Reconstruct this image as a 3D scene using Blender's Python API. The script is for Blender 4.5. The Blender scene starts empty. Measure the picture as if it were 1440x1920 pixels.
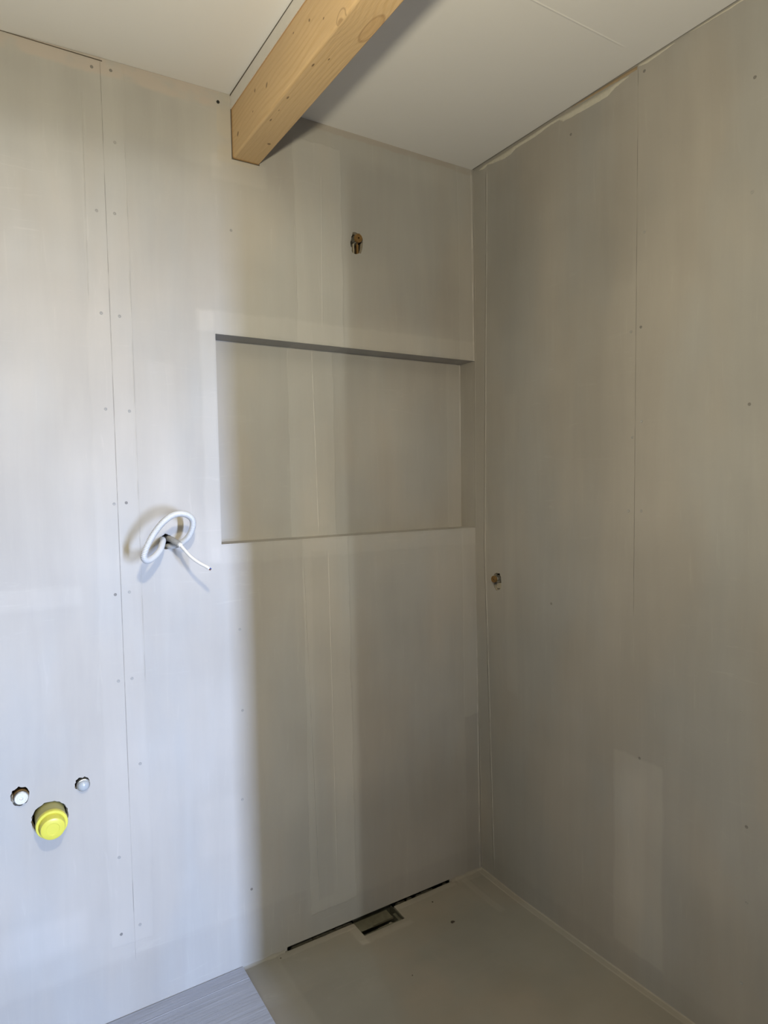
import bpy, bmesh, math, random
from mathutils import Vector, Matrix
from mathutils.geometry import delaunay_2d_cdt
import mathutils.noise as mn

S = bpy.context.scene
COL = S.collection
random.seed(4)

# ------------------------------------------------------------------ camera
cam = bpy.data.cameras.new('camera')
cam.sensor_fit = 'HORIZONTAL'; cam.sensor_width = 36.0
cam.lens = 36.0 * 1236.27 / 1440.0
cam.clip_start = 0.02
camo = bpy.data.objects.new('camera', cam); COL.objects.link(camo)
yaw, pitch, roll = 0.5590, -0.0441, -0.0186
fwd = Vector((math.sin(yaw)*math.cos(pitch), math.cos(yaw)*math.cos(pitch), math.sin(pitch)))
rt = Vector((math.cos(yaw), -math.sin(yaw), 0.0)); up = rt.cross(fwd)
r2 = rt*math.cos(roll) + up*math.sin(roll); u2 = -rt*math.sin(roll) + up*math.cos(roll)
M = Matrix((( r2.x, u2.x, -fwd.x, -1.5284), (r2.y, u2.y, -fwd.y, -1.8188), (r2.z, u2.z, -fwd.z, 1.4154), (0,0,0,1)))
camo.matrix_world = M
S.camera = camo

# ------------------------------------------------------------------ world, lights, exposure
W = bpy.data.worlds.new('world'); S.world = W; W.use_nodes = True
W.node_tree.nodes['Background'].inputs[0].default_value = (0.55, 0.62, 0.75, 1)
W.node_tree.nodes['Background'].inputs[1].default_value = 0.01
S.view_settings.view_transform = 'Standard'; S.view_settings.look = 'None'
S.view_settings.exposure = 0.0; S.view_settings.gamma = 1.0
S.view_settings.use_curve_mapping = False

def light(name, kind, loc, power, color, **kw):
    l = bpy.data.lights.new(name, kind); l.energy = power; l.color = color
    for k, v in kw.items(): setattr(l, k, v)
    o = bpy.data.objects.new(name, l); o.location = loc; COL.objects.link(o); return o
# bare bulb hanging just behind the photographer
light('bulb_light', 'POINT', (-1.350, -1.42, 1.876), 51.0, (1.0, 0.88, 0.61), shadow_soft_size=0.035)
# second lamp, out of view; the hall and doorway before it are added
hl = light('rear_lamp_light', 'AREA', (-2.065, -5.2, 1.35), 34.0, (0.96, 1.0, 0.90), shape='RECTANGLE', size=0.022, size_y=0.26)
hl.rotation_euler = (math.radians(90), 0, 0)
# daylight falling through the low opening added in the rear wall
dl = light('daylight', 'AREA', (-0.27, -8.0, 1.15), 980.0, (0.545, 0.685, 1.0), shape='RECTANGLE', size=0.17, size_y=2.3)
dl.rotation_euler = (math.radians(90), 0, 0)   # -Z turned towards +Y

# ------------------------------------------------------------------ node helpers
class NT:
    def __init__(s, name, rough=0.5, spec=0.35):
        s.m = bpy.data.materials.new(name); s.m.use_nodes = True; s.t = s.m.node_tree
        s.b = s.t.nodes['Principled BSDF']
        s.b.inputs['Roughness'].default_value = rough
        s.b.inputs['Specular IOR Level'].default_value = spec
        s.co = s.t.nodes.new('ShaderNodeTexCoord').outputs['Object']
        sp = s.t.nodes.new('ShaderNodeSeparateXYZ'); s.lk(s.co, sp.inputs[0])
        s.x, s.y, s.z = sp.outputs
    def lk(s, a, b): s.t.links.new(a, b)
    def put(s, inp, v):
        if isinstance(v, (int, float)): inp.default_value = v
        else: s.lk(v, inp)
    def math(s, op, a, b=0.0, c=None):
        n = s.t.nodes.new('ShaderNodeMath'); n.operation = op
        s.put(n.inputs[0], a); s.put(n.inputs[1], b)
        if c is not None: s.put(n.inputs[2], c)
        return n.outputs[0]
    def vec(s, x, y, z):
        n = s.t.nodes.new('ShaderNodeCombineXYZ'); s.put(n.inputs[0], x); s.put(n.inputs[1], y); s.put(n.inputs[2], z)
        return n.outputs[0]
    def noise(s, scale, detail=3.0, st=(1, 1, 1), off=0.0, dist=0.0, rough=0.5):
        mp = s.t.nodes.new('ShaderNodeMapping'); s.lk(s.co, mp.inputs[0])
        mp.inputs['Scale'].default_value = st; mp.inputs['Location'].default_value = (off, off*1.7, off*.6)
        n = s.t.nodes.new('ShaderNodeTexNoise'); s.lk(mp.outputs[0], n.inputs['Vector'])
        n.inputs['Scale'].default_value = scale; n.inputs['Detail'].default_value = detail
        n.inputs['Distortion'].default_value = dist; n.inputs['Roughness'].default_value = rough
        return n.outputs['Fac']
    def step(s, v, a, b, lo=0.0, hi=1.0):
        n = s.t.nodes.new('ShaderNodeMapRange'); n.interpolation_type = 'SMOOTHSTEP'
        s.put(n.inputs[0], v); n.inputs[1].default_value = a; n.inputs[2].default_value = b
        n.inputs[3].default_value = lo; n.inputs[4].default_value = hi
        return n.outputs[0]
    def rect(s, u, v, u0, u1, v0, v1, e=0.004, ev=None):
        ev = e if ev is None else ev
        r = None
        for val, a, ed, sgn in ((u, u0, e, 1), (u, u1, e, -1), (v, v0, ev, 1), (v, v1, ev, -1)):
            if a is None: continue
            k = s.step(val, a-ed, a+ed) if sgn > 0 else s.step(val, a-ed, a+ed, 1.0, 0.0)
            r = k if r is None else s.math('MULTIPLY', r, k)
        return r
    def ell(s, u, v, cu, cv, ru, rv, e=0.35, rot=0.0):
        du = s.math('SUBTRACT', u, cu); dv = s.math('SUBTRACT', v, cv)
        if rot:
            c, d = math.cos(rot), math.sin(rot)
            a = s.math('ADD', s.math('MULTIPLY', du, c), s.math('MULTIPLY', dv, d))
            b = s.math('SUBTRACT', s.math('MULTIPLY', dv, c), s.math('MULTIPLY', du, d))
            du, dv = a, b
        du = s.math('DIVIDE', du, ru); dv = s.math('DIVIDE', dv, rv)
        q = s.math('SQRT', s.math('ADD', s.math('MULTIPLY', du, du), s.math('MULTIPLY', dv, dv)))
        return s.step(q, 1-e, 1+e, 1.0, 0.0), q
    def mix(s, f, a, b, mode='MIX'):
        n = s.t.nodes.new('ShaderNodeMix'); n.data_type = 'RGBA'; n.blend_type = mode
        s.put(n.inputs[0], f)
        for i, c in ((6, a), (7, b)):
            if isinstance(c, tuple): n.inputs[i].default_value = (*c[:3], 1)
            else: s.lk(c, n.inputs[i])
        return n.outputs[2]
    def scale(s, col, f):
        n = s.t.nodes.new('ShaderNodeVectorMath'); n.operation = 'SCALE'
        if isinstance(col, tuple): n.inputs[0].default_value = col
        else: s.lk(col, n.inputs[0])
        s.put(n.inputs['Scale'], f); return n.outputs[0]
    def out(s, col, bump=None, dist=0.001, strength=1.0, rough=None):
        if isinstance(col, tuple): s.b.inputs['Base Color'].default_value = (*col, 1)
        else: s.lk(col, s.b.inputs['Base Color'])
        if rough is not None: s.put(s.b.inputs['Roughness'], rough)
        if bump is not None:
            n = s.t.nodes.new('ShaderNodeBump'); n.inputs['Distance'].default_value = dist
            n.inputs['Strength'].default_value = strength
            s.lk(bump, n.inputs['Height']); s.lk(n.outputs[0], s.b.inputs['Normal'])
        return s.m

def primer(name, base, patches, u='x', v='z', lines=(), warm=None, rough=0.56):
    """Grey roller-applied primer: streaks, blotches, and named patches (u0,u1,v0,v1,edge,gain,height_mm)."""
    N = NT(name, rough, 0.22)
    U = {'x': N.x, 'y': N.y, 'z': N.z}[u]; V = {'x': N.x, 'y': N.y, 'z': N.z}[v]
    wob = N.math('MULTIPLY', N.math('SUBTRACT', N.noise(9, 3), 0.5), 0.016)
    wob2 = N.math('MULTIPLY', N.math('SUBTRACT', N.noise(30, 3, off=3), 0.5), 0.010)
    Uw = N.math('ADD', U, wob); Vw = N.math('ADD', V, N.math('ADD', wob, wob2))
    st = (9, 9, 0.9) if v == 'z' else (1, 3, 1)
    streak = N.noise(2.0, 6, st=st, off=1.3, rough=0.62, dist=0.5)
    scr = N.step(N.noise(5.0, 5, st=(1.0, 1.0, 9.0) if v == 'z' else (1, 4, 1), off=17, dist=1.2, rough=.65), .58, .80)
    scr2 = N.step(N.noise(5.0, 5, st=(14.0, 14.0, 1.2) if v == 'z' else (4, 1, 1), off=23, dist=.6, rough=.6), .60, .80)
    area = N.step(N.noise(1.9, 2, off=31), .47, .62)
    blot = N.noise(2.1, 3, off=5.0)
    fine = N.noise(7, 4, st=(1.0, 1.0, 0.35) if v == 'z' else (1, 1, 1), off=8)
    g = N.math('MULTIPLY_ADD', streak, 0.17, 0.915)
    g = N.math('MULTIPLY', g, N.math('MULTIPLY_ADD', blot, 0.40, 0.80))
    g = N.math('MULTIPLY', g, N.math('MULTIPLY_ADD', fine, 0.14, 0.93))
    g = N.math('MULTIPLY', g, N.math('MULTIPLY_ADD', N.math('MULTIPLY', scr, area), 0.11, 1.0))
    g = N.math('MULTIPLY', g, N.math('MULTIPLY_ADD', scr2, 0.08, 1.0))
    brush = N.noise(26, 4, st=(1, 1, 0.16) if v == 'z' else (.4, 1.4, 1), off=2)
    brush2 = N.noise(22, 4, st=(0.2, 0.2, 1.5) if v == 'z' else (1.4, .3, 1), off=11)
    h = N.math('MULTIPLY', brush, 0.35)
    h = N.math('MULTIPLY_ADD', brush2, 0.30, h)
    h = N.math('MULTIPLY_ADD', blot, 1.2, h)
    for (a, b, c, d, e, gain, hh, wv) in patches:
        m = N.rect(Uw if wv else U, Vw if wv else V, a, b, c, d, e)
        if gain: g = N.math('MULTIPLY', g, N.math('MULTIPLY_ADD', m, gain, 1.0))
        if hh: h = N.math('MULTIPLY_ADD', m, hh, h)
    for (pts, w, gain, hh, c, d) in lines:      # thin line following U = polyline of V
        # centre as a linear function between two (v,u) points
        (v0, u0), (v1, u1) = pts
        k = (u1-u0)/(v1-v0)
        cen = N.math('MULTIPLY_ADD', V, k, u0 - k*v0)
        dd = N.math('ABSOLUTE', N.math('SUBTRACT', U, cen))
        m = N.step(dd, 0.0, w, 1.0, 0.0)
        m = N.math('MULTIPLY', m, N.rect(U, V, None, None, c, d, 0.02))
        br = N.step(N.noise(14, 2, off=u0*7), 0.38, 0.55, 0.35, 1.0)
        m = N.math('MULTIPLY', m, br)
        if gain: g = N.math('MULTIPLY', g, N.math('MULTIPLY_ADD', m, gain, 1.0))
        if hh: h = N.math('MULTIPLY_ADD', m, hh, h)
    col = N.scale(base, g)
    hue = N.step(N.noise(2.4, 4, st=(1.6, 1.6, .6) if v == 'z' else (1, 1, 1), off=41), .38, .64)
    col = N.mix(hue, N.mix(1.0, col, (.985, .995, 1.01), 'MULTIPLY'), N.mix(1.0, col, (1.03, .995, .96), 'MULTIPLY'))
    if warm:
        for (a, b, c, d, e, cc, f) in warm:
            m = N.rect(Uw, Vw, a, b, c, d, e)
            m = N.math('MULTIPLY', m, N.step(N.noise(16, 4, off=51, st=(.6, .6, 1.0)), .36, .50, .15, 1.0))
            col = N.mix(N.math('MULTIPLY', m, f), col, cc)
    return N, col, h

def mesh_obj(name, bm, mat, parent=None, smooth=False, kind=None, label=None, cat=None, group=None):
    me = bpy.data.meshes.new(name); bm.normal_update(); bm.to_mesh(me); bm.free()
    o = bpy.data.objects.new(name, me); COL.objects.link(o)
    for m in (mat if isinstance(mat, (list, tuple)) else [mat]): me.materials.append(m)
    if smooth:
        for p in me.polygons: p.use_smooth = True
    if parent is not None: o.parent = parent
    tag(o, label, cat, group, kind); return o
def tag(o, label=None, cat=None, group=None, kind=None):
    if label: o['label'] = label
    if cat: o['category'] = cat
    if group: o['group'] = group
    if kind: o['kind'] = kind
def empty(name, loc, label, cat, group=None):
    o = bpy.data.objects.new(name, None); o.empty_display_size = 0.02; o.location = loc
    COL.objects.link(o); tag(o, label, cat, group); return o

def lin(v, pts):
    if v <= pts[0][0]: return pts[0][1]
    for (a, x), (b, y) in zip(pts, pts[1:]):
        if v <= b: return x + (y-x)*(v-a)/(b-a)
    return pts[-1][1]

def jag(cx, cy, rx, ry, n, amp, seed, power=2.0):
    r = random.Random(seed); out = []
    for i in range(n):
        a = 2*math.pi*i/n
        k = 1 + amp*(r.random()-0.5)*2
        c, s_ = math.cos(a), math.sin(a)
        c = math.copysign(abs(c)**(2/power), c); s_ = math.copysign(abs(s_)**(2/power), s_)
        out.append((cx + rx*k*c, cy + ry*k*s_))
    return out

def inside(p, poly):
    c = False; n = len(poly)
    for i in range(n):
        (x1, y1), (x2, y2) = poly[i], poly[i-1]
        if (y1 > p[1]) != (y2 > p[1]) and p[0] < (x2-x1)*(p[1]-y1)/(y2-y1)+x1: c = not c
    return c

def plate(outer, holes, f, step=0.05, flip=False):
    """Surface with holes: outer and holes are 2D loops, f maps (u, v, depth) to 3D.
    holes: list of (loop, depth, cap_material_index or None)."""
    pts, edges = [], []
    def loop(l):
        s0 = len(pts)
        for p in l: pts.append(Vector(p))
        for i in range(len(l)): edges.append((s0+i, s0+(i+1) % len(l)))
    def dens(l):
        o = []
        for i in range(len(l)):
            a, b = l[i], l[(i+1) % len(l)]
            n = max(1, int(math.dist(a, b)/step))
            o += [(a[0]+(b[0]-a[0])*k/n, a[1]+(b[1]-a[1])*k/n) for k in range(n)]
        return o
    ou = dens(outer); loop(ou)
    hl = [(dens(h[0]), h[1], h[2]) for h in holes]
    for h in hl: loop(h[0])
    us = [p[0] for p in outer]; vs = [p[1] for p in outer]
    u = min(us)+step*.5
    while u < max(us):
        v = min(vs)+step*.5
        while v < max(vs):
            if inside((u, v), ou) and not any(inside((u, v), h[0]) for h in hl):
                pts.append(Vector((u, v)))
            v += step
        u += step
    vv, _, ff, _, _, _ = delaunay_2d_cdt(pts, edges, [], 1, 1e-6)
    bm = bmesh.new()
    bv = [bm.verts.new(f(p.x, p.y, 0.0)) for p in vv]
    for fc in ff:
        c = (sum(vv[i].x for i in fc)/len(fc), sum(vv[i].y for i in fc)/len(fc))
        if any(inside(c, h[0]) for h in hl) or not inside(c, ou): continue
        try: bm.faces.new([bv[i] for i in (reversed(fc) if flip else fc)])
        except ValueError: pass
    for h, d, mi in hl:
        a = [bm.verts.new(f(p[0], p[1], 0.0)) for p in h]
        b = [bm.verts.new(f(p[0], p[1], d)) for p in h]
        n = len(h)
        for i in range(n):
            fc = bm.faces.new((a[i], a[(i+1) % n], b[(i+1) % n], b[i]))
            if mi: fc.material_index = mi
        cap = bm.faces.new(b)
        if mi: cap.material_index = mi
    bmesh.ops.remove_doubles(bm, verts=bm.verts, dist=1e-5)
    return bm

# ------------------------------------------------------------------ out-of-true measurements of the room
CORNER = [(0, .004), (.25, .001), (.55, -.002), (1.15, -.009), (1.8, -.003), (2.17, .002), (2.5, .004), (2.6, .004)]
def corner_x(y, z):
    return lin(z, CORNER) * math.exp(-max(0.0, -y)/0.35)
CEIL = [(-2.6, -.010), (-1.45, -.008), (-1.21, 0.0), (-.87, .0055), (-.59, .002), (0, 0)]
def ceil_z(x, y):
    return 2.5 + lin(x, CEIL)*math.exp(-abs(y)/0.8)
FLOOR = [(-3, .02), (-.83, .006), (-.57, 0.0), (-.17, -.005), (-.06, -.001), (0, 0)]
def floor_z(x, y):
    return lin(y, FLOOR)

# ------------------------------------------------------------------ materials
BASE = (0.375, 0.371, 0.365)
FX = None
bp = [ # u0,u1,v0,v1,edge,gain,height,wobble
    (-.683, -.525, .078, 2.44, .003, .085, .5, True),     # filler band over the board joint
    (-.655, -.60, .12, 1.21, .006, -.05, 0, True),
    (-1.262, -1.155, .20, 2.49, .004, .035, .4, True),    # band over the left joint
    (-.985, .0, 1.845, 1.905, .006, .075, .4, True),      # trowelled margin round the niche
    (-.975, -.935, 1.20, 1.90, .006, .07, .4, True),
    (-.96, .0, 1.195, 1.245, .006, .05, .4, True),
    (-.066, .03, .577, 3.0, .004, .045, .5, True),        # sealing tape in the corner
    (-.066, .03, -.1, .577, .004, -.07, .3, True),
    (-1.02, -.90, 2.30, 2.6, .010, .06, .3, True),        # filler round the beam
    (-.93, -.77, 2.27, 2.335, .008, .07, .3, True),
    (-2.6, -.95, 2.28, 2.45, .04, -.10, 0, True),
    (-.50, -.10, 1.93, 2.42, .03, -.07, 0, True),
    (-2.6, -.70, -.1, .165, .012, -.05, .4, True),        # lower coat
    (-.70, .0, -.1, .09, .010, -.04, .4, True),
    (-.64, -.55, 1.28, 1.62, .01, .03, 0, True),
    (-.80, .0, -.1, .42, .10, -.13, 0, True),  # falloff of light towards the floor, painted as darker primer
    (-1.12, -1.05, 1.30, 1.75, .012, .05, 0, True),
    (-.93, -.70, 2.05, 2.27, .03, .04, 0, True),
    (-.455, -.20, 1.30, 1.72, .04, .04, 0, True),
    (-1.75, -1.28, 1.95, 2.2, .03, .05, 0, True),
    (-1.56, -1.32, .24, .33, .02, .07, 0, True),
    (-1.55, -1.30, 1.12, 1.17, .01, .06, .2, True),
    (-1.02, -.90, .36, .52, .02, .04, .2, True),
]
bl = [ # ((v0,u0),(v1,u1)), width, gain, height, vmin, vmax
    (((0, -1.202), (2.5, -1.210)), .0013, -.11, -.9, .16, 2.5),
    (((.15, -.591), (1.25, -.596)), .0026, .22, .7, .15, 1.20),
    (((1.25, -.588), (1.84, -.599)), .0028, .28, .7, 1.27, 1.83),  # niche seam: its side-lit ridge is brightened in the colour
    (((1.9, -.599), (2.4, -.592)), .0022, .18, .6, 1.9, 2.35),
    (((0, -.683), (2.5, -.683)), .0016, .08, .9, 1.93, 2.35),
    (((.1, -.655), (1.2, -.682)), .0016, .08, .9, .12, 1.18),
    (((0, -1.262), (2.5, -1.256)), .0016, .06, .8, 1.9, 2.4),
    (((0, -1.150), (2.5, -1.158)), .0018, .07, .9, .9, 2.3),
    (((0, -.004), (2.5, -.004)), .006, .32, 1.2, .0, 2.49),
]
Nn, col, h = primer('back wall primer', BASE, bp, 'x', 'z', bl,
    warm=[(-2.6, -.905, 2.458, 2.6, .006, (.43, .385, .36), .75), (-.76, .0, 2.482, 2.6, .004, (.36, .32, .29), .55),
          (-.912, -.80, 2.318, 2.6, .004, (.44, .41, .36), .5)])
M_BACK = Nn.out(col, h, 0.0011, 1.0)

rp = [
    (-.062, .1, -.1, 2.6, .004, .03, .5, False),
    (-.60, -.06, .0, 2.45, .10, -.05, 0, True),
    (-.745, -.59, .085, .645, .006, .11, .3, True),
    (-.70, -.62, .20, .60, .03, .04, 0, True),
    (-.60, -.20, .65, 1.15, .06, .04, 0, True),
    (-.63, -.66, .2, 2.4, .01, -.03, 0, True),
    (-1.1, -.78, 1.2, 2.3, .10, .06, 0, True),
    (-1.2, -.77, .35, .80, .05, .04, 0, True),
    (-.42, -.30, 1.7, 2.25, .05, .06, 0, True),
    (-.25, -.12, 1.9, 2.44, .05, -.07, 0, True),
    (-.60, -.33, 2.2, 2.40, .04, .05, 0, True),
    (-.66, -.56, 1.95, 2.44, .02, -.05, 0, True),
    (-3, .0, -.1, .07, .015, -.05, .3, True),
    (-.20, -.15, .7, 1.7, .01, .05, 0, True),
]
rl = [
    (((0, -.068), (1.2, -.050)), .0055, .26, 2.0, .04, 1.22),
    (((1.2, -.050), (2.5, -.070)), .0055, .26, 2.0, 1.18, 2.46),
    (((1.25, -.660), (2.5, -.674)), .0015, -.14, -1.0, 1.05, 2.49),
    (((0, -.003), (2.5, -.003)), .004, .12, .8, .0, 2.49),
]
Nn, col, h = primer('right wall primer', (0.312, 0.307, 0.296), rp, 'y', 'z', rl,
    warm=[(-.66, -.12, 2.478, 2.6, .003, (.66, .63, .56), .0)])
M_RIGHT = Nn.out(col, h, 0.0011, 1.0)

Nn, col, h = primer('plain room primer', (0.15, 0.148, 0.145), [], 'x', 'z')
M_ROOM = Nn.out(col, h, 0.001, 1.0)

def floor_mat():
    Nn, col, h = primer('shower floor primer', (0.235, 0.229, 0.213), [
        (-.90, -.80, -2, 0.1, .008, .08, .4, True),
        (-.80, -.13, -.026, -.004, .004, .12, .7, True),
        (-.56, -.37, -.105, -.085, .006, .12, .7, True),
        (-.565, -.535, -.105, -.02, .006, .14, .7, True),
        (-.105, -.080, -.22, .0, .006, .07, .5, True),
        (-.020, .03, -2, .0, .004, .16, 1.2, False),
        (-.12, -.02, -.03, .03, .004, .09, .6, True),
    ], 'x', 'y')
    mott = Nn.step(Nn.noise(3.2, 4, off=2.2), 0.45, 0.68)
    col = Nn.mix(Nn.math('MULTIPLY', mott, 0.45), col, (.275, .24, .208))
    return Nn.out(col, h, 0.0012, 1.0, rough=0.55)
M_FLOOR = floor_mat()
def plank_mat():
    N = NT('coated wood grain plank', 0.45, 0.4)
    gr = N.noise(40, 5, st=(.10, 1.6, 1), off=4, dist=0.6)
    gr2 = N.noise(120, 3, st=(.05, 1.2, 1), off=1)
    jd = N.math('ABSOLUTE', N.math('SUBTRACT', N.y, -0.052))
    jm = N.step(jd, 0, .002, 1, 0)
    g = N.math('MULTIPLY_ADD', gr, .30, .80); g = N.math('MULTIPLY_ADD', jm, .22, g)
    col = N.scale((0.365, 0.405, 0.52), g)
    h = N.math('MULTIPLY_ADD', gr2, .6, gr); h = N.math('MULTIPLY_ADD', jm, 1.0, h)
    return N.out(col, h, 0.0012, 1.0)
M_PLANK = plank_mat()
def ceil_mat():
    N = NT('white ceiling board', 0.8, 0.2)
    g = N.math('MULTIPLY_ADD', N.noise(1.7, 3, off=3), .05, .97)
    ly = N.math('ABSOLUTE', N.math('ADD', N.y, .702)); m = N.step(ly, 0, .004, 1, 0)
    m = N.math('MULTIPLY', m, N.rect(N.x, N.y, -.55, -.10, None, None, .02))
    g = N.math('MULTIPLY_ADD', m, .07, g)
    return N.out(N.scale((.78, .785, .80), g), N.math('ADD', m, N.math('MULTIPLY', N.noise(60, 3), .1)), .0008, 1.0)
M_CEIL = ceil_mat()
def simple(name, c, rough=.5, metal=0.0, nz=0.08, ns=60, spec=.4, bump=0.0):
    N = NT(name, rough, spec); N.b.inputs['Metallic'].default_value = metal
    f = N.noise(ns, 3)
    return N.out(N.scale(c, N.math('MULTIPLY_ADD', f, nz*2, 1-nz)), f if bump else None, bump or .001)
M_CAV = simple('dusty wall cavity', (.07, .055, .04), .9)
M_RAW = simple('raw board edge', (.33, .30, .245), .9, nz=.25, ns=200, bump=.001)
M_BRASS = simple('brass', (.27, .165, .065), .42, .7, .2, 90)
M_CHROME = simple('dull chrome', (.55, .55, .53), .25, .9, .1)
M_WPLAST = simple('white plastic', (.62, .63, .62), .3, 0, .03)
M_GREYPL = simple('pale grey plastic', (.36, .39, .42), .28, 0, .04)
M_YEL = simple('yellow plastic', (.60, .57, .085), .33, 0, .03)
M_YELD = simple('dusty yellow plastic', (.36, .345, .14), .5, 0, .15, 40)
M_COND = simple('light grey conduit plastic', (.49, .50, .515), .42, 0, .03)
M_COND2 = simple('dusty grey conduit plastic', (.27, .27, .265), .55, 0, .1)
M_CABLE = simple('white cable sheath', (.66, .66, .65), .35, 0, .02)
M_BLUE = simple('blue wire', (.05, .10, .35), .4)
M_BROWN = simple('brown wire', (.15, .07, .03), .4)
M_COPPER = simple('copper', (.6, .3, .15), .3, 1.0)
M_STEEL = simple('stained drain steel', (.12, .12, .095), .45, .3, .4, 45, bump=.0006)
M_PLATE = simple('olive sealing plate', (.115, .11, .082), .6, .1, .3, 70, bump=.0005)
M_RESID = simple('grey mortar residue', (.075, .072, .058), .9, 0, .45, 70)
M_BLACK = simple('black drain trough', (.012, .012, .010), .4, 0, .5, 60)
M_CRUMB = simple('dark dirt crumb', (.05, .04, .03), .9, 0, .4, 300)
M_SCREW = simple('primer coated screw head', (.30, .30, .295), .6, 0, .12, 300)
M_SCREWD = simple('darker screw head', (.19, .185, .18), .6, 0, .2, 300)
M_GAP = simple('dusty open joint', (.10, .088, .072), .9)
M_FILL = simple('cream joint filler', (.47, .455, .405), .85, 0, .12, 90, bump=.001)
M_FILLT = simple('tan foam filler', (.30, .23, .15), .85, 0, .15, 90, bump=.001)
M_WHITE = simple('white board edge', (.68, .665, .64), .7, 0, .05, 40)

# ------------------------------------------------------------------ setting
# holes of the back wall: (loop, depth, material slot)
H_OUTL = jag(-1.455, .667, .0205, .0235, 26, .09, 3)
H_OUTR = jag(-1.3165, .6605, .0175, .0175, 26, .11, 5)
H_YEL = jag(-1.392, .5955, .0415, .0405, 44, .035, 7)
H_COND = jag(-1.0865, 1.2675, .0165, .0215, 22, .07, 9)
H_TOP = jag(-.4730, 2.1665, .0215, .0335, 26, .10, 11, 2.6)
H_RT = jag(-.1130, 1.0700, .0185, .0310, 24, .10, 13, 2.4)
NICHE = [(-.934, 1.2505), (.004, 1.2505), (.004, 1.8393), (-.934, 1.8393)]
def fb(u, v, d):
    bow = 0.0012*math.sin(u*5+1)*math.sin(v*3)
    return Vector((u, d + (bow if d < .01 else 0), v))
bm = plate([(-2.6, -.02), (-.767, -.02), (-.767, .0085), (-.765, .0095), (-.148, .0088), (-.146, .0078), (-.146, -.02), (.03, -.02), (.03, 2.56), (-2.6, 2.56)],
    [(H_OUTL, .05, 1), (H_OUTR, .05, 1), (H_YEL, .08, 1), (H_COND, .06, 1), (H_TOP, .05, 1), (NICHE, .079, 0)], fb, .06)
# the first centimetre of each rough hole shows raw board
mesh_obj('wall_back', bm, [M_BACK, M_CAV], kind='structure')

def fr(u, v, d):
    return Vector((corner_x(u, v) + d, u, v))
bm = plate([(-2.6, -.02), (.09, -.02), (.09, 2.56), (-2.6, 2.56)], [(H_RT, .05, 1)], fr, .06, flip=True)
mesh_obj('wall_right', bm, [M_RIGHT, M_CAV], kind='structure')

def quad(bm, a, b, c, d): bm.faces.new([bm.verts.new(p) for p in (a, b, c, d)])
def boxm(bm, x0, x1, y0, y1, z0, z1):
    r = bmesh.ops.create_cube(bm, size=1.0)
    for v in r['verts']:
        v.co = Vector((x0+(v.co.x+.5)*(x1-x0), y0+(v.co.y+.5)*(y1-y0), z0+(v.co.z+.5)*(z1-z0)))
    return r['verts']
bm = bmesh.new(); boxm(bm, -2.68, -2.6, -2.68, .08, -.02, 2.56); mesh_obj('wall_left', bm, M_ROOM, kind='structure')
bm = bmesh.new()     # unseen rear wall; doorway and low opening added to shape the light
T0, T1 = -2.68, -2.6
boxm(bm, -2.6, -2.2, T0, T1, -.02, 2.56); boxm(bm, -2.2, -1.285, T0, T1, 1.845, 2.56)
boxm(bm, -1.285, -1.25, T0, T1, -.02, 2.56); boxm(bm, -1.25, -.676, T0, T1, 1.58, 2.56)
boxm(bm, -.676, .08, T0, T1, -.02, 2.56)
mesh_obj('wall_rear', bm, M_ROOM, kind='structure')
bm = bmesh.new(); boxm(bm, -1.285, -1.25, -5.6, -2.68, -.02, 2.56); mesh_obj('wall_light_divider', bm, M_ROOM, kind='structure')  # added unseen divider, keeps lamp light out of the low opening

# ceiling: thick board, left part touching the back wall, stopping a few millimetres short of the right wall
bm = bmesh.new()
xs = [-2.6, -2.2, -1.8, -1.45, -1.33, -1.21, -1.0, -.87, -.75, -.59, -.4, -.2, -.1, -.0045]
ys = [.0, -.2, -.5, -.9, -1.4, -2.0, -2.6]
g = [[bm.verts.new((x, y, ceil_z(x, y))) for y in ys] for x in xs]
for i in range(len(xs)-1):
    for j in range(len(ys)-1):
        bm.faces.new((g[i][j], g[i][j+1], g[i+1][j+1], g[i+1][j]))
ext = bmesh.ops.extrude_face_region(bm, geom=list(bm.faces))
for v in [e for e in ext['geom'] if isinstance(e, bmesh.types.BMVert)]: v.co.z += .0125
bmesh.ops.recalc_face_normals(bm, faces=bm.faces)
mesh_obj('ceiling', bm, M_CEIL, kind='structure')
bm = bmesh.new(); boxm(bm, -2.68, .08, -2.68, .09, 2.56, 2.60); mesh_obj('ceiling_joists_cover', bm, M_CAV, kind='structure').name = 'ceiling.001'

# shower floor with the cut-out for the drain
DR = [(-.767, -.0035), (-.5385, -.0045), (-.5370, -.0735), (-.3860, -.0735), (-.3835, -.0045), (-.146, -.0020), (-.146, .0200), (-.767, .0200)]
def ff(u, v, d): return Vector((u, v, floor_z(u, v) - d))
bm = plate([(-.906, -2.6), (.03, -2.6), (.03, .026), (-.906, .026)], [(DR, .012, 0)], ff, .05)
# open the bottom of the cut-out
for f_ in [f_ for f_ in bm.faces if len(f_.verts) > 6]: bm.faces.remove(f_)
bmesh.ops.recalc_face_normals(bm, faces=bm.faces)
mesh_obj('floor', bm, M_FLOOR, kind='structure')
bm = bmesh.new()
vs = boxm(bm, -2.6, -.9075, -2.6, -.001, -.02, .0095)
bmesh.ops.bevel(bm, geom=[e for e in bm.edges if all(abs(v.co.z-.0095) < 1e-4 for v in e.verts)], offset=.0012, segments=2, affect='EDGES')
mesh_obj('floor.001', bm, M_PLANK, kind='structure')
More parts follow.
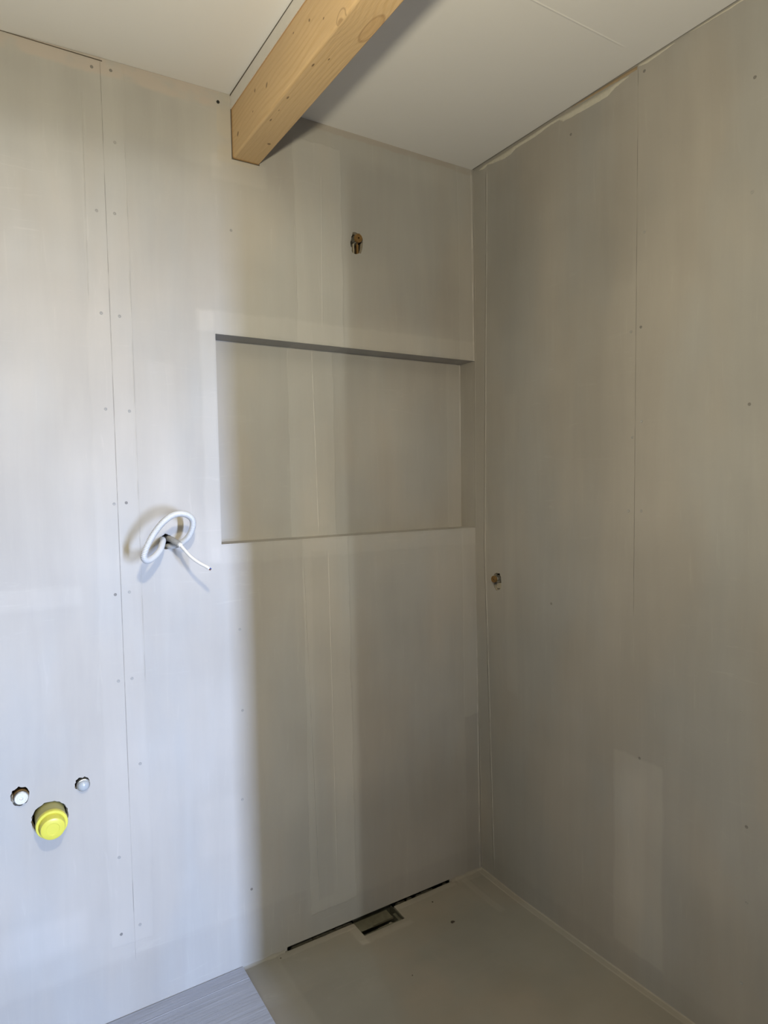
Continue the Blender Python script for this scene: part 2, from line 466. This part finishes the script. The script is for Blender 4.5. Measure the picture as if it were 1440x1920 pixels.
# rounded sealing fillets along the foot of the walls and in the corner
def strip(name, pts, r, mat, nrm_a, nrm_b, k=4, jitter=0.0):
    bm = bmesh.new(); rings = []
    for i, p in enumerate(pts):
        p = Vector(p); j = 1+jitter*mn.noise(p*30)
        row = []
        for q in range(k+1):
            t = q/k
            row.append(bm.verts.new(p + Vector(nrm_a)*r*j*(1-t)**1.6 + Vector(nrm_b)*r*j*t**1.6))
        rings.append(row)
    for a, b in zip(rings, rings[1:]):
        for q in range(k): bm.faces.new((a[q], a[q+1], b[q+1], b[q]))
    bmesh.ops.recalc_face_normals(bm, faces=bm.faces)
    return mesh_obj(name, bm, mat, smooth=True, kind='structure')
n = 60
strip('baseboard_right', [(corner_x(-i*2.0/n, 0)+.0005, -i*2.0/n, floor_z(0, -i*2.0/n)-.0005) for i in range(n+1)], .0055, M_FLOOR, (-1, 0, 0), (0, 0, 1), jitter=.4)
strip('baseboard_back', [(-.905+i*.130/20, .0005, -.0005) for i in range(21)], .008, M_FLOOR, (0, -1, 0), (0, 0, 1), jitter=.5)
strip('baseboard_back.001', [(-.140+i*.143/20, .0005, -.0005) for i in range(21)], .010, M_FLOOR, (0, -1, 0), (0, 0, 1), jitter=.5)

# cream filler ridges squeezed between ceiling and right wall
def filler(name, prof, mat, thick=.003):
    """prof: list of (y, z_top, z_bottom) on the right wall."""
    bm = bmesh.new(); rows = []
    P = []
    for (a, b) in zip(prof, prof[1:]):
        for k in range(8):
            t = k/8; P.append(tuple(a[i]+(b[i]-a[i])*t for i in range(3)))
    P.append(prof[-1])
    for i, (y, zt, zb) in enumerate(P):
        e = 0.0016*mn.noise(Vector((y*140, 3, 1)))+.001*mn.noise(Vector((y*420, 1, 1)))
        zb2 = min(zt-.0005, zb+e); X = corner_x(y, zt)
        end = min(1, min(i, len(P)-1-i)/3)
        row = [bm.verts.new((X+.0005, y, zt)), bm.verts.new((X-thick*end, y, zt-.0005)),
               bm.verts.new((X-thick*end*.8, y, (zt+zb2)/2)), bm.verts.new((X-thick*.3*end, y, zb2+.001)), bm.verts.new((X+.0005, y, zb2))]
        rows.append(row)
    for a, b in zip(rows, rows[1:]):
        for q in range(4): bm.faces.new((a[q], a[q+1], b[q+1], b[q]))
    bmesh.ops.recalc_face_normals(bm, faces=bm.faces)
    return mesh_obj(name, bm, mat, smooth=True, kind='structure')
filler('trim_1', [(-.030, 2.488, 2.486), (-.060, 2.493, 2.482), (-.075, 2.492, 2.488), (-.10, 2.492, 2.482), (-.16, 2.4925, 2.4735), (-.19, 2.4925, 2.4745), (-.215, 2.4925, 2.483),
       (-.30, 2.4925, 2.481), (-.36, 2.493, 2.487), (-.40, 2.492, 2.485), (-.415, 2.491, 2.474), (-.50, 2.489, 2.469), (-.575, 2.487, 2.467), (-.60, 2.487, 2.477), (-.645, 2.4865, 2.484)], M_FILL)
filler('trim_2', [(-.44, 2.5, 2.499), (-.50, 2.5005, 2.495), (-.60, 2.5, 2.491), (-.672, 2.4985, 2.488)], M_FILLT, .0012)
filler('trim_3', [(-.675, 2.499, 2.494), (-.70, 2.498, 2.489), (-.74, 2.498, 2.491), (-.78, 2.498, 2.495)], M_FILL, .0015)
filler('trim_4', [(-.82, 2.499, 2.4965), (-.90, 2.4985, 2.494), (-1.0, 2.4985, 2.492), (-1.1, 2.499, 2.495)], M_FILL, .0008)
# white board strip between ceiling and beam
bm = bmesh.new(); boxm(bm, -.8722, -.860, -2.6, -.0005, 2.4665, 2.5040)
mesh_obj('trim_5', bm, M_WHITE, kind='structure')
bm = bmesh.new(); boxm(bm, -.8730, -.8715, -2.6, -.0005, 2.5012, 2.53)      # open joint above the strip
boxm(bm, -.8722, -.7900, -.0007, .001, 2.3296, 2.4660)                        # gap round the beam end
mesh_obj('trim_7', bm, M_GAP, kind='structure')
# dark open joint above the left part of the back wall
bm = bmesh.new()
boxm(bm, -2.6, -1.205, -.0010, .002, 2.4916, 2.4930)
mesh_obj('trim_6', bm, M_GAP, kind='structure')

# raw board collars just inside the rough openings (parts of the wall)
def collar(parent_name, loop, to3, depth=.012):
    bm = bmesh.new(); n = len(loop)
    cx = sum(p[0] for p in loop)/n; cy = sum(p[1] for p in loop)/n
    sh = lambda p, k: (cx+(p[0]-cx)*k, cy+(p[1]-cy)*k)
    a = [bm.verts.new(to3(*sh(p, .995), .0012)) for p in loop]
    b = [bm.verts.new(to3(*sh(p, .93), depth)) for p in loop]
    for i in range(n): bm.faces.new((a[i], a[(i+1) % n], b[(i+1) % n], b[i]))
    bmesh.ops.recalc_face_normals(bm, faces=bm.faces)
    mesh_obj('hole_edge', bm, M_RAW, parent=bpy.data.objects[parent_name])
for l in (H_OUTL, H_OUTR, H_YEL, H_COND, H_TOP): collar('wall_back', l, fb)
collar('wall_right', H_RT, fr)

# ------------------------------------------------------------------ timber beam
def wood():
    N = NT('planed spruce', 0.5, 0.3)
    # grain runs along Y; knots push it aside
    warp = N.math('MULTIPLY', N.math('SUBTRACT', N.noise(1.0, 3, st=(3.5, 1.1, 3.5), off=2), .5), .075)
    fine = N.math('MULTIPLY', N.math('SUBTRACT', N.noise(8, 3, st=(4, .5, 4), off=6), .5), .010)
    cxx = N.math('ADD', N.x, .70); czz = N.math('SUBTRACT', N.z, 2.275)
    r = N.math('SQRT', N.math('ADD', N.math('MULTIPLY', cxx, cxx), N.math('MULTIPLY', czz, czz)))
    r = N.math('ADD', r, N.math('ADD', warp, fine))
    kn = [(-.640, 2.326, -.866, .030), (-.650, 2.332, -.803, .042), (-.048, 2.378, -.87, .016), (-.257, 2.402, -.87, .012)]
    for (ky, kz, kx, kr) in kn:
        dy = N.math('DIVIDE', N.math('SUBTRACT', N.y, ky), kr*1.5)
        dx = N.math('DIVIDE', N.math('SUBTRACT', N.x, kx), kr*.8); dz = N.math('DIVIDE', N.math('SUBTRACT', N.z, kz), kr*.8)
        q = N.math('ADD', N.math('MULTIPLY', dy, dy), N.math('ADD', N.math('MULTIPLY', dx, dx), N.math('MULTIPLY', dz, dz)))
        e = N.math('EXPONENT', N.math('MULTIPLY', q, -1.0))
        r = N.math('MULTIPLY_ADD', e, kr*.55, r)
    s1 = N.math('SINE', N.math('MULTIPLY', r, 2*math.pi/.0105))
    s1 = N.math('MULTIPLY', N.step(s1, -.2, 1.0), N.step(N.noise(3, 2, st=(3, .5, 3), off=12), .35, .65, .35, 1.0))
    fib = N.noise(90, 3, st=(4, .25, 4), off=1)
    col = N.mix(s1, (.66, .475, .265), (.57, .385, .19))
    col = N.mix(N.step(N.noise(2.2, 2, off=9), .35, .7), col, (.56, .40, .225))
    col = N.scale(col, N.math('MULTIPLY_ADD', fib, .16, .92))
    # orange pitch line where the beam meets the white strip and the wall
    edge = N.math('MAXIMUM', N.math('MULTIPLY', N.step(N.z, 2.459, 2.466), N.step(N.x, -.862, -.868)), N.step(N.y, -.010, -.002))
    col = N.mix(N.math('MULTIPLY', edge, .75), col, (.42, .20, .05))
    h = N.math('MULTIPLY_ADD', s1, -.3, fib)
    dark = None
    # (kind, along y, across, ry, ra) : left face uses z, bottom face uses x
    left = N.step(N.x, -.868, -.866, 1, 0); bot = N.step(N.z, 2.334, 2.337, 1, 0)
    for (fa, y0, c0, ry, ra, rot) in [
        ('l', -.034, 2.468, .004, .004, 0), ('l', -.179, 2.428, .0035, .0045, .9), ('l', -.257, 2.402, .004, .0065, .8),
        ('l', -.161, 2.384, .003, .002, 0), ('l', -.048, 2.378, .005, .0065, .8), ('l', -.500, 2.415, .004, .003, .7),
        ('l', -.566, 2.380, .003, .0022, 0), ('l', -.418, 2.435, .003, .002, 0),
        ('b', -.347, -.855, .006, .0020, 0), ('b', -.237, -.853, .006, .0018, 0), ('b', -.125, -.812, .0045, .0045, .6),
        ('b', -.287, -.852, .004, .001, 0), ('b', -.487, -.857, .006, .0020, 0), ('b', -.522, -.836, .004, .0015, 0)]:
        m, _ = N.ell(N.y, N.z if fa == 'l' else N.x, y0, c0, ry, ra, .4, rot)
        m = N.math('MULTIPLY', m, left if fa == 'l' else bot)
        dark = m if dark is None else N.math('MAXIMUM', dark, m)
    # open knot on the arris and the oval branch knot under the beam
    m, q = N.ell(N.y, N.z, -.640, 2.338, .020, .016, .12, 0); ring = N.math('MULTIPLY', N.step(N.math('ABSOLUTE', N.math('SUBTRACT', q, .9)), 0, .18, 1, 0), left)
    m2, q2 = N.ell(N.y, N.z, -.634, 2.331, .011, .008, .3, 0); core = N.math('MULTIPLY', m2, left)
    ring = N.math('MAXIMUM', N.math('MULTIPLY', ring, .8), N.math('MULTIPLY', core, .8))
    m, q = N.ell(N.y, N.x, -.650, -.806, .048, .0155, .12, 0); rb = N.math('MULTIPLY', N.step(N.math('ABSOLUTE', N.math('SUBTRACT', q, .92)), 0, .16, 1, 0), bot)
    rbi = N.math('MULTIPLY', N.step(q, .8, .95, 1, 0), bot)
    col = N.mix(N.math('MULTIPLY', rbi, .35), col, (.45, .28, .13))
    col = N.mix(N.math('MULTIPLY', rb, .45), col, (.24, .13, .055))
    col = N.mix(N.math('MULTIPLY', ring, .6), col, (.15, .08, .035))
    col = N.mix(N.math('MULTIPLY', dark, .8), col, (.12, .065, .03))
    return N.out(col, h, .0005, 1.0)
M_WOOD = wood()
bm = bmesh.new()
r_ = .006
prof = [(-.7920, 2.52)]
prof += [(-.7920-.003+.003*math.cos(a), 2.3318+.003-.003*math.sin(a)) for a in [i*math.pi/2/4 for i in range(5)]]
prof += [(-.8700+r_-r_*math.sin(a), 2.3318+r_-r_*math.cos(a)) for a in [i*math.pi/2/6 for i in range(7)]]
prof += [(-.8700, 2.52)]
rings = []
for k in range(28):
    y = -.0010 - k*2.598/27
    rings.append([bm.verts.new((x, y, z)) for x, z in prof])
for a, b in zip(rings, rings[1:]):
    for i in range(len(prof)):
        j = (i+1) % len(prof); bm.faces.new((a[i], a[j], b[j], b[i]))
bm.faces.new(rings[0]); bm.faces.new(list(reversed(rings[-1])))
bmesh.ops.recalc_face_normals(bm, faces=bm.faces)
mesh_obj('timber_beam', bm, M_WOOD, label='pale planed timber ceiling beam with dark knots running out from the wall', cat='beam')

# ------------------------------------------------------------------ small builders
def lathe(prof, mat, name, parent, axis='Y', seg=40, loc=(0, 0, 0), tilt=0.0, smooth=True, hexa=None):
    """prof: list of (r, d); d measured out of the wall. axis Y: out is -Y, axis X: out is -X."""
    bm = bmesh.new(); rings = []
    for (r, d) in prof:
        row = []
        for i in range(seg):
            a = 2*math.pi*i/seg; rr = r
            if hexa: rr = r*math.cos(math.pi/6)/math.cos((a % (math.pi/3))-math.pi/6)
            row.append(bm.verts.new((rr*math.cos(a), -d, rr*math.sin(a))))
        rings.append(row)
    for a, b in zip(rings, rings[1:]):
        for i in range(seg): bm.faces.new((a[i], a[(i+1) % seg], b[(i+1) % seg], b[i]))
    bm.faces.new(rings[0]); bm.faces.new(rings[-1])
    bmesh.ops.recalc_face_normals(bm, faces=bm.faces)
    for e in bm.edges:
        if len(e.link_faces) == 2 and e.calc_face_angle(0) > .6: e.smooth = False
    if tilt: bmesh.ops.rotate(bm, verts=bm.verts, cent=(0, 0, 0), matrix=Matrix.Rotation(tilt, 3, 'X'))
    if axis == 'X': bmesh.ops.rotate(bm, verts=bm.verts, cent=(0, 0, 0), matrix=Matrix.Rotation(-math.pi/2, 3, 'Z'))
    o = mesh_obj(name, bm, mat, parent=parent, smooth=smooth)
    o.location = loc; return o

def crom(pts, n):
    P = [Vector(p) for p in pts]; P = [P[0]*2-P[1]] + P + [P[-1]*2-P[-2]]; out = []
    for i in range(1, len(P)-2):
        a, b, c, d = P[i-1:i+3]
        for k in range(n):
            t = k/n
            out.append(.5*((2*b)+(c-a)*t+(2*a-5*b+4*c-d)*t*t+(3*b-a-3*c+d)*t**3))
    out.append(P[-2]); return out
def resample(P, step):
    out = [P[0]]; acc = 0.0
    for a, b in zip(P, P[1:]):
        L = (b-a).length
        while acc + L >= step:
            t = (step-acc)/L; a = a.lerp(b, t); out.append(a.copy()); L = (b-a).length; acc = 0.0
            if L < 1e-9: break
        acc += L
    return out
def tube(pts, rad, mat, name, parent=None, step=.0013, corr=0.0, seg=18, period=4, cap=True, inner=0, **kw):
    P = resample(crom(pts, 24), step); bm = bmesh.new(); rings = []
    T = (P[1]-P[0]).normalized(); U = T.orthogonal().normalized()
    for i, p in enumerate(P):
        T2 = (P[min(i+1, len(P)-1)]-P[max(i-1, 0)]).normalized()
        U = (U - T2*U.dot(T2)).normalized(); V = T2.cross(U)
        r = rad + (corr*(1 if (i % period) < period/2 else -1) if corr else 0)
        rings.append([bm.verts.new(p + (U*math.cos(2*math.pi*k/seg)+V*math.sin(2*math.pi*k/seg))*r) for k in range(seg)])
    for a, b in zip(rings, rings[1:]):
        for k in range(seg): bm.faces.new((a[k], a[(k+1) % seg], b[(k+1) % seg], b[k]))
    if cap: bm.faces.new(rings[0]); bm.faces.new(rings[-1])
    bmesh.ops.recalc_face_normals(bm, faces=bm.faces)
    return mesh_obj(name, bm, mat, parent=parent, smooth=True, **kw)

# ------------------------------------------------------------------ conduits and cable
loop = [(-1.0740, .045, 1.2510), (-1.0778, .0, 1.2552), (-1.0727, -.025, 1.258), (-1.0593, -.05, 1.266), (-1.046, -.07, 1.2821),
        (-1.0383, -.085, 1.3064), (-1.0404, -.095, 1.328), (-1.0553, -.105, 1.3415), (-1.0769, -.115, 1.3468), (-1.101, -.125, 1.3426),
        (-1.1249, -.135, 1.328), (-1.1448, -.14, 1.3067), (-1.1607, -.145, 1.2842), (-1.1715, -.145, 1.2613), (-1.1748, -.14, 1.2441),
        (-1.1643, -.125, 1.234), (-1.1431, -.10, 1.2382), (-1.1197, -.07, 1.2527), (-1.1045, -.035, 1.2690), (-1.0962, .0, 1.2740), (-1.0950, .045, 1.2700)]
tube(loop, .0072, M_COND, 'corrugated_conduit', corr=.0010, step=.0009, label='long pale grey corrugated conduit curled into a loop from the wall hole', cat='conduit')
stub = [(-1.0780, .045, 1.2745), (-1.0800, .0, 1.2760), (-1.0800, -.03, 1.2755), (-1.0765, -.05, 1.2705), (-1.0676, -.07, 1.2623)]
tube(stub, .0078, M_COND2, 'conduit_stub', corr=.0003, label='short dusty grey conduit end in the wall hole, inside the looped conduit', cat='conduit')
cb = empty('electrical_cable', (0, 0, 0), 'white electrical cable with cut end sticking out of the short conduit', 'cable')
cab = [(-1.0735, -.055, 1.2672), (-1.0676, -.07, 1.2623), (-1.0609, -.085, 1.2503), (-1.0504, -.105, 1.233), (-1.0359, -.125, 1.2184), (-1.0227, -.14, 1.2091), (-1.0148, -.15, 1.2025)]
tube(cab, .0043, M_CABLE, 'sheath', cb, step=.003, seg=16)
tube([(-1.0682, -.0685, 1.2630), (-1.0672, -.0712, 1.2618), (-1.0660, -.0740, 1.2602)], .0064, M_CABLE, 'grommet', cb, step=.0008, seg=18)
d = (Vector(cab[-1])-Vector(cab[-2])).normalized(); s_ = d.orthogonal().normalized(); t_ = d.cross(s_)
for nm, m, a in (('blue_wire', M_BLUE, 3.9), ('brown_wire', M_BROWN, 0.6), ('copper_core', M_COPPER, 2.2)):
    c = Vector(cab[-1]) + (s_*math.cos(a)+t_*math.sin(a))*.0021
    tube([c-d*.002, c+d*.001, c+d*.003], .0014, m, nm, cb, step=.001, seg=10)

# ------------------------------------------------------------------ water connections
o = empty('water_outlet', (-1.4535, 0, .6655), 'brass wall water outlet closed with a bright white plug, left of the yellow cap', 'pipe outlet')
lathe([(.0165, -.045), (.0165, -.012), (.0175, -.010), (.0175, .001), (.0155, .003), (.0150, .003)], M_BRASS, 'brass_body', o, hexa=None)
lathe([(.0150, .002), (.0163, .003), (.0163, .0085), (.0150, .010)], M_CHROME, 'chrome_ring', o)
lathe([(.0145, .008), (.0146, .0125), (.0138, .0140), (.0112, .0140), (.0106, .0128), (.0092, .0128), (.0086, .0138), (.0040, .0138), (.0034, .0105), (.001, .0105)], M_WPLAST, 'plug', o)
bmk = bmesh.new(); boxm(bmk, -.0195, -.0155, .004, .030, -.014, .006); bmesh.ops.bevel(bmk, geom=list(bmk.edges), offset=.0012, segments=2, affect='EDGES')
mesh_obj('mounting_bracket', bmk, M_RAW, parent=o)

o = empty('water_outlet.001', (-1.3140, 0, .6590), 'wall water outlet closed with a domed pale blue-grey plug, right of the yellow cap', 'pipe outlet')
lathe([(.0150, -.045), (.0150, .000), (.0145, .002)], M_CHROME, 'pipe_body', o)
lathe([(.0140, .000), (.0158, .002), (.0160, .0045), (.0150, .0060), (.0140, .0064)], M_CHROME, 'chrome_ring', o)
lathe([(.0140, .004), (.0140, .008), (.0128, .0115), (.0100, .0145), (.0060, .0162), (.0010, .0168)], M_GREYPL, 'plug', o)

o = empty('drain_pipe', (-1.3915, 0, .5965), 'large yellow capped waste pipe sticking out of the wall between two outlets', 'pipe')
TL = math.radians(5)
lathe([(.0345, -.07), (.0345, .030)], M_YELD, 'pipe_socket', o, seg=56, tilt=TL)
cp = lathe([(.0348, .026), (.0360, .0285), (.0360, .0375), (.0352, .0390), (.0300, .0392), (.0290, .0385), (.0285, .0400), (.0280, .0560), (.0268, .0590), (.0245, .0602), (.0150, .0606), (.0140, .0598), (.0010, .0598)], M_YEL, 'cap', o, seg=56, tilt=TL)

def shower_outlet(name, loc, axis, rb, label, tilt=0.0):
    o = empty(name, loc, label, 'pipe outlet')
    lathe([(rb*1.05, -.045), (rb*1.05, -.006), (rb*.98, -.004), (rb*.98, .012)], M_CHROME, 'threaded_pipe', o, axis, seg=32)
    lathe([(rb*.9, .006), (rb, .007), (rb, .0135), (rb*.94, .0148), (rb*.72, .0148), (rb*.68, .0138), (rb*.45, .0138), (rb*.40, .0148), (rb*.22, .0148), (rb*.18, .0120), (rb*.05, .0120)], M_BRASS, 'brass_plug', o, axis, seg=32)
    return o
o = shower_outlet('shower_outlet', (-.4735, 0, 2.1790), 'Y', .0135, 'brass plugged water outlet in a rough hole high on the wall, above the niche')
for dx, w in ((-.009, .0045), (.0045, .006)):
    bmk = bmesh.new(); boxm(bmk, dx, dx+w, .006, .016, -.043, -.012); bmesh.ops.bevel(bmk, geom=list(bmk.edges), offset=.001, segments=1, affect='EDGES')
    mesh_obj('mounting_bracket', bmk, M_RAW if dx < 0 else M_BRASS, parent=o)
o = shower_outlet('shower_outlet.001', (-.008, -.1100, 1.0785), 'X', .0120, 'brass plugged water outlet in a rough hole on the right wall near the corner')
bmk = bmesh.new(); boxm(bmk, .008, .020, -.016, .010, -.034, -.014); bmesh.ops.bevel(bmk, geom=list(bmk.edges), offset=.001, segments=1, affect='EDGES')
mesh_obj('mounting_bracket', bmk, M_RAW, parent=o)

# ------------------------------------------------------------------ linear drain
o = empty('linear_drain', (-.457, -.012, -.0125), 'dark recessed linear shower drain along the foot of the wall', 'drain')
ox, oy, oz = -.457, -.012, -.0125
def rel(bm):
    for v in bm.verts: v.co -= Vector((ox, oy, oz))
for x0, x1 in ((-.766, -.537), (-.385, -.147)):
    bm = bmesh.new()
    A = [(x0, -.0025, -.0015), (x0, -.0015, -.013), (x0, .0170, -.013), (x0, .0190, .0150)]
    va = [bm.verts.new(p) for p in A]; vb = [bm.verts.new((x1, p[1], p[2])) for p in A]
    for i in range(3): bm.faces.new((va[i], va[i+1], vb[i+1], vb[i]))
    bm.faces.new(va); bm.faces.new(vb)
    bmesh.ops.solidify(bm, geom=list(bm.faces), thickness=.0008); rel(bm)
    mesh_obj('channel', bm, M_BLACK, parent=o)
bm = bmesh.new()   # grey deposits lying in the slot
rr = random.Random(2)
for k in range(46):
    x = rr.uniform(-.755, -.55) if k < 34 else rr.uniform(-.37, -.16)
    L = rr.uniform(.006, .028)
    vs = boxm(bm, x, x+L, rr.uniform(.002, .007), .0150, -.0125, -.0065+rr.uniform(0, .006))
rel(bm)
mesh_obj('mortar_residue', bm, M_RESID, parent=o, kind='stuff')
bm = bmesh.new()   # box under the outlet, open at the top
x0, x1, y0, y1 = -.536, -.3865, -.0725, .0185
zb = -.042
boxm(bm, x0, x1, y0, y1, zb-.001, zb)
boxm(bm, x0-.001, x0, y0, y1, zb, -.004); boxm(bm, x1, x1+.001, y0, y1, zb, -.004); boxm(bm, x0, x1, y0-.001, y0, zb, -.004); boxm(bm, x0, x1, y1, y1+.001, zb, -.004)
rel(bm); mesh_obj('outlet_box', bm, M_STEEL, parent=o)
bm = bmesh.new()   # sealing plate covering the rear half, slightly dished
for (xa, xb, ya, yb, za, zc) in ((x0+.001, x1-.022, -.0400, .0040, -.0105, -.0075),):
    p = [(xa, ya, za), (xb, ya, za), (xb, yb, zc), (xa, yb, zc)]
    top = [bm.verts.new(q) for q in p]; bot = [bm.verts.new((q[0], q[1], q[2]-.0015)) for q in p]
    bm.faces.new(top); bm.faces.new(list(reversed(bot)))
    for i in range(4): bm.faces.new((top[i], bot[i], bot[(i+1) % 4], top[(i+1) % 4]))
# folded lip on its right part
vs = boxm(bm, -.486, -.410, -.0414, -.0396, -.0115, -.0055)
bmesh.ops.recalc_face_normals(bm, faces=bm.faces); rel(bm)
mesh_obj('sealing_plate', bm, M_PLATE, parent=o)
bm = bmesh.new(); boxm(bm, x0+.003, x1-.003, -.0722, -.0600, -.030, -.0085); boxm(bm, x1-.012, x1-.002, -.0655, -.020, -.030, -.0120)
rel(bm); mesh_obj('inner_flange', bm, M_STEEL, parent=o)
bm = bmesh.new()  # small pale bits put in for glints inside the drain box
for (cx, cy, r) in ((-.430, -.052, .0026), (-.4255, -.0505, .0018), (-.474, -.0540, .0017), (-.446, -.0525, .0015)):
    q = bmesh.ops.create_icosphere(bm, subdivisions=1, radius=r)
    for v in q['verts']: v.co = Vector((v.co.x+cx, v.co.y+cy, v.co.z*.6-.0135+rr.uniform(0, .001)))
boxm(bm, -.470, -.421, -.0545, -.0515, -.0175, -.0142)
rel(bm); mesh_obj('glint_bits', bm, M_RAW, parent=o)

# ------------------------------------------------------------------ crumbs on the floor
def crumb(name, x, y, r, label, seed, sq=(1, 1, .6)):
    bm = bmesh.new(); bmesh.ops.create_icosphere(bm, subdivisions=2, radius=r)
    for v in bm.verts:
        k = 1+.5*mn.noise(v.co*(1.3/r)+Vector((seed, 0, 0)))
        v.co = Vector((v.co.x*k*sq[0], v.co.y*k*sq[1], v.co.z*k*sq[2]))
    ob = mesh_obj(name, bm, M_CRUMB, label=label, cat='dirt')
    ob.location = (x, y, floor_z(x, y)+r*sq[2]*.65)
crumb('dirt_crumb', -.267, -.171, .0052, 'largest dark dirt crumb on the floor, right of the drain box', 1, (1.0, .8, .55))
crumb('dirt_crumb.001', -.261, -.171, .0032, 'small dark crumb touching the largest crumb on the floor', 7)
crumb('dirt_crumb.002', -.262, -.057, .0024, 'tiny dark crumb on the floor just in front of the right drain slot', 3)
crumb('dirt_crumb.003', -.797, -.020, .0020, 'tiny dark crumb on the floor left of the drain end', 4)
crumb('dirt_crumb.004', -.505, -.290, .0016, 'tiny speck on the open floor in front of the drain box', 5)

# ------------------------------------------------------------------ screws
def screw_mesh(mat, r, rec):
    bm = bmesh.new(); n = 16
    rings = [[bm.verts.new((rr_*math.cos(2*math.pi*i/n), -d_, rr_*math.sin(2*math.pi*i/n))) for i in range(n)]
             for rr_, d_ in ((r, 0.0), (r*.94, .0006), (r*.60, .0007), (r*.32, -.0002))]
    for a, b in zip(rings, rings[1:]):
        for i in range(n): bm.faces.new((a[i], a[(i+1) % n], b[(i+1) % n], b[i]))
    bm.faces.new(rings[-1]); bm.faces.new(list(reversed(rings[0])))
    bmesh.ops.recalc_face_normals(bm, faces=bm.faces)
    me = bpy.data.meshes.new('screw_head'); bm.to_mesh(me); bm.free(); me.materials.append(mat)
    return me
SM = screw_mesh(M_SCREW, .0042, 0); SD = screw_mesh(M_SCREWD, .0040, 0)
ORD = ['topmost', 'second', 'third', 'fourth', 'fifth', 'sixth', 'seventh', 'eighth', 'ninth', 'tenth']
def screw(x, z, wall, dark, label, group):
    ob = bpy.data.objects.new('screw_head', SD if dark else SM); COL.objects.link(ob)
    if wall == 'b': ob.location = (x, fb(x, z, 0).y - .0001, z)
    else:
        ob.location = (fr(x, z, 0).x - .0001, x, z); ob.rotation_euler = (0, 0, -math.pi/2)
    tag(ob, label, 'screw', group)
L1 = [(-1.230, 2.471, 1), (-1.231, 2.117, 0), (-1.229, 1.861, 0), (-1.227, 1.618, 0), (-1.215, 1.374, 0), (-1.220, 1.138, 1), (-1.220, .910, 0), (-1.234, .441, 0), (-1.236, .233, 1)]
for i, (x, z, d_) in enumerate(L1):
    screw(x, z, 'b', d_, f'{ORD[i]} painted screw head from the ceiling in the row left of the long board joint', 'screw heads left of the long board joint')
L2 = [(-1.185, 2.476, 1), (-1.181, 2.298, 0), (-1.188, 2.118, 0), (-1.185, 1.858, 0), (-1.169, 1.615, 0), (-1.185, 1.376, 1), (-1.185, 1.141, 0), (-1.186, .911, 0), (-1.173, .678, 0), (-1.188, .241, 0)]
for i, (x, z, d_) in enumerate(L2):
    screw(x, z, 'b', d_, f'{ORD[i]} painted screw head from the ceiling in the row right of the long board joint', 'screw heads right of the long board joint')
for i, (x, z, d_, l) in enumerate([(-.880, 2.132, 0, 'painted screw head alone on the wall between beam end and niche'),
        (-.887, 1.002, 0, 'painted screw head just below the lower left corner of the niche'),
        (-.886, .765, 0, 'painted screw head on the wall in the column below the niche corner, middle one'),
        (-.894, .504, 0, 'painted screw head on the wall level below the outlets, left of the drain'),
        (-.874, .229, 1, 'lowest painted screw head on the wall, above the left end of the drain')]):
    screw(x, z, 'b', d_, l, 'single screw heads below the beam')
L3 = [(-.693, 2.474, 1), (-.693, 2.062, 0), (-.682, 1.817, 1), (-.684, 1.567, 0), (-.683, 1.327, 0), (-.676, .647, 1)]
for i, (y, z, d_) in enumerate(L3):
    screw(y, z, 'r', d_, f'{ORD[i]} painted screw head from the ceiling, right of the joint in the right wall', 'screw heads right of the right wall joint')
L4 = [(-.651, 1.811, 0), (-.655, 1.526, 0), (-.642, 1.326, 0)]
for i, (y, z, d_) in enumerate(L4):
    screw(y, z, 'r', d_, f'{ORD[i]} painted screw head from the ceiling, left of the joint in the right wall', 'screw heads left of the right wall joint')
L5 = [(-.980, 2.310, 1), (-.975, 2.059, 0), (-.972, 1.581, 1), (-.957, .857, 0), (-.971, .584, 1), (-.972, .400, 0), (-.961, .195, 0)]
for i, (y, z, d_) in enumerate(L5):
    screw(y, z, 'r', d_, f'{ORD[i]} painted screw head from the ceiling in the outermost row of the right wall', 'screw heads of the outermost row on the right wall')
screw(-.444, 2.424, 'r', 1, 'small dark screw head near the ceiling on the right wall, under the cream filler', 'single screw heads on the right wall')
screw(-.357, 1.028, 'r', 1, 'small dark screw head on the right wall, right of the brass plugged outlet', 'single screw heads on the right wall')
# black hole plug beside the beam
bm = bmesh.new(); bmesh.ops.create_cone(bm, cap_ends=True, segments=20, radius1=.0046, radius2=.0040, depth=.0016)
bmesh.ops.rotate(bm, verts=bm.verts, cent=(0, 0, 0), matrix=Matrix.Rotation(math.pi/2, 3, 'X'))
ob = mesh_obj('bolt_hole_plug', bm, M_BLACK, label='small black plug in the bolt hole just left of the beam end', cat='bolt')
ob.location = (-.907, -.0008, 2.476)
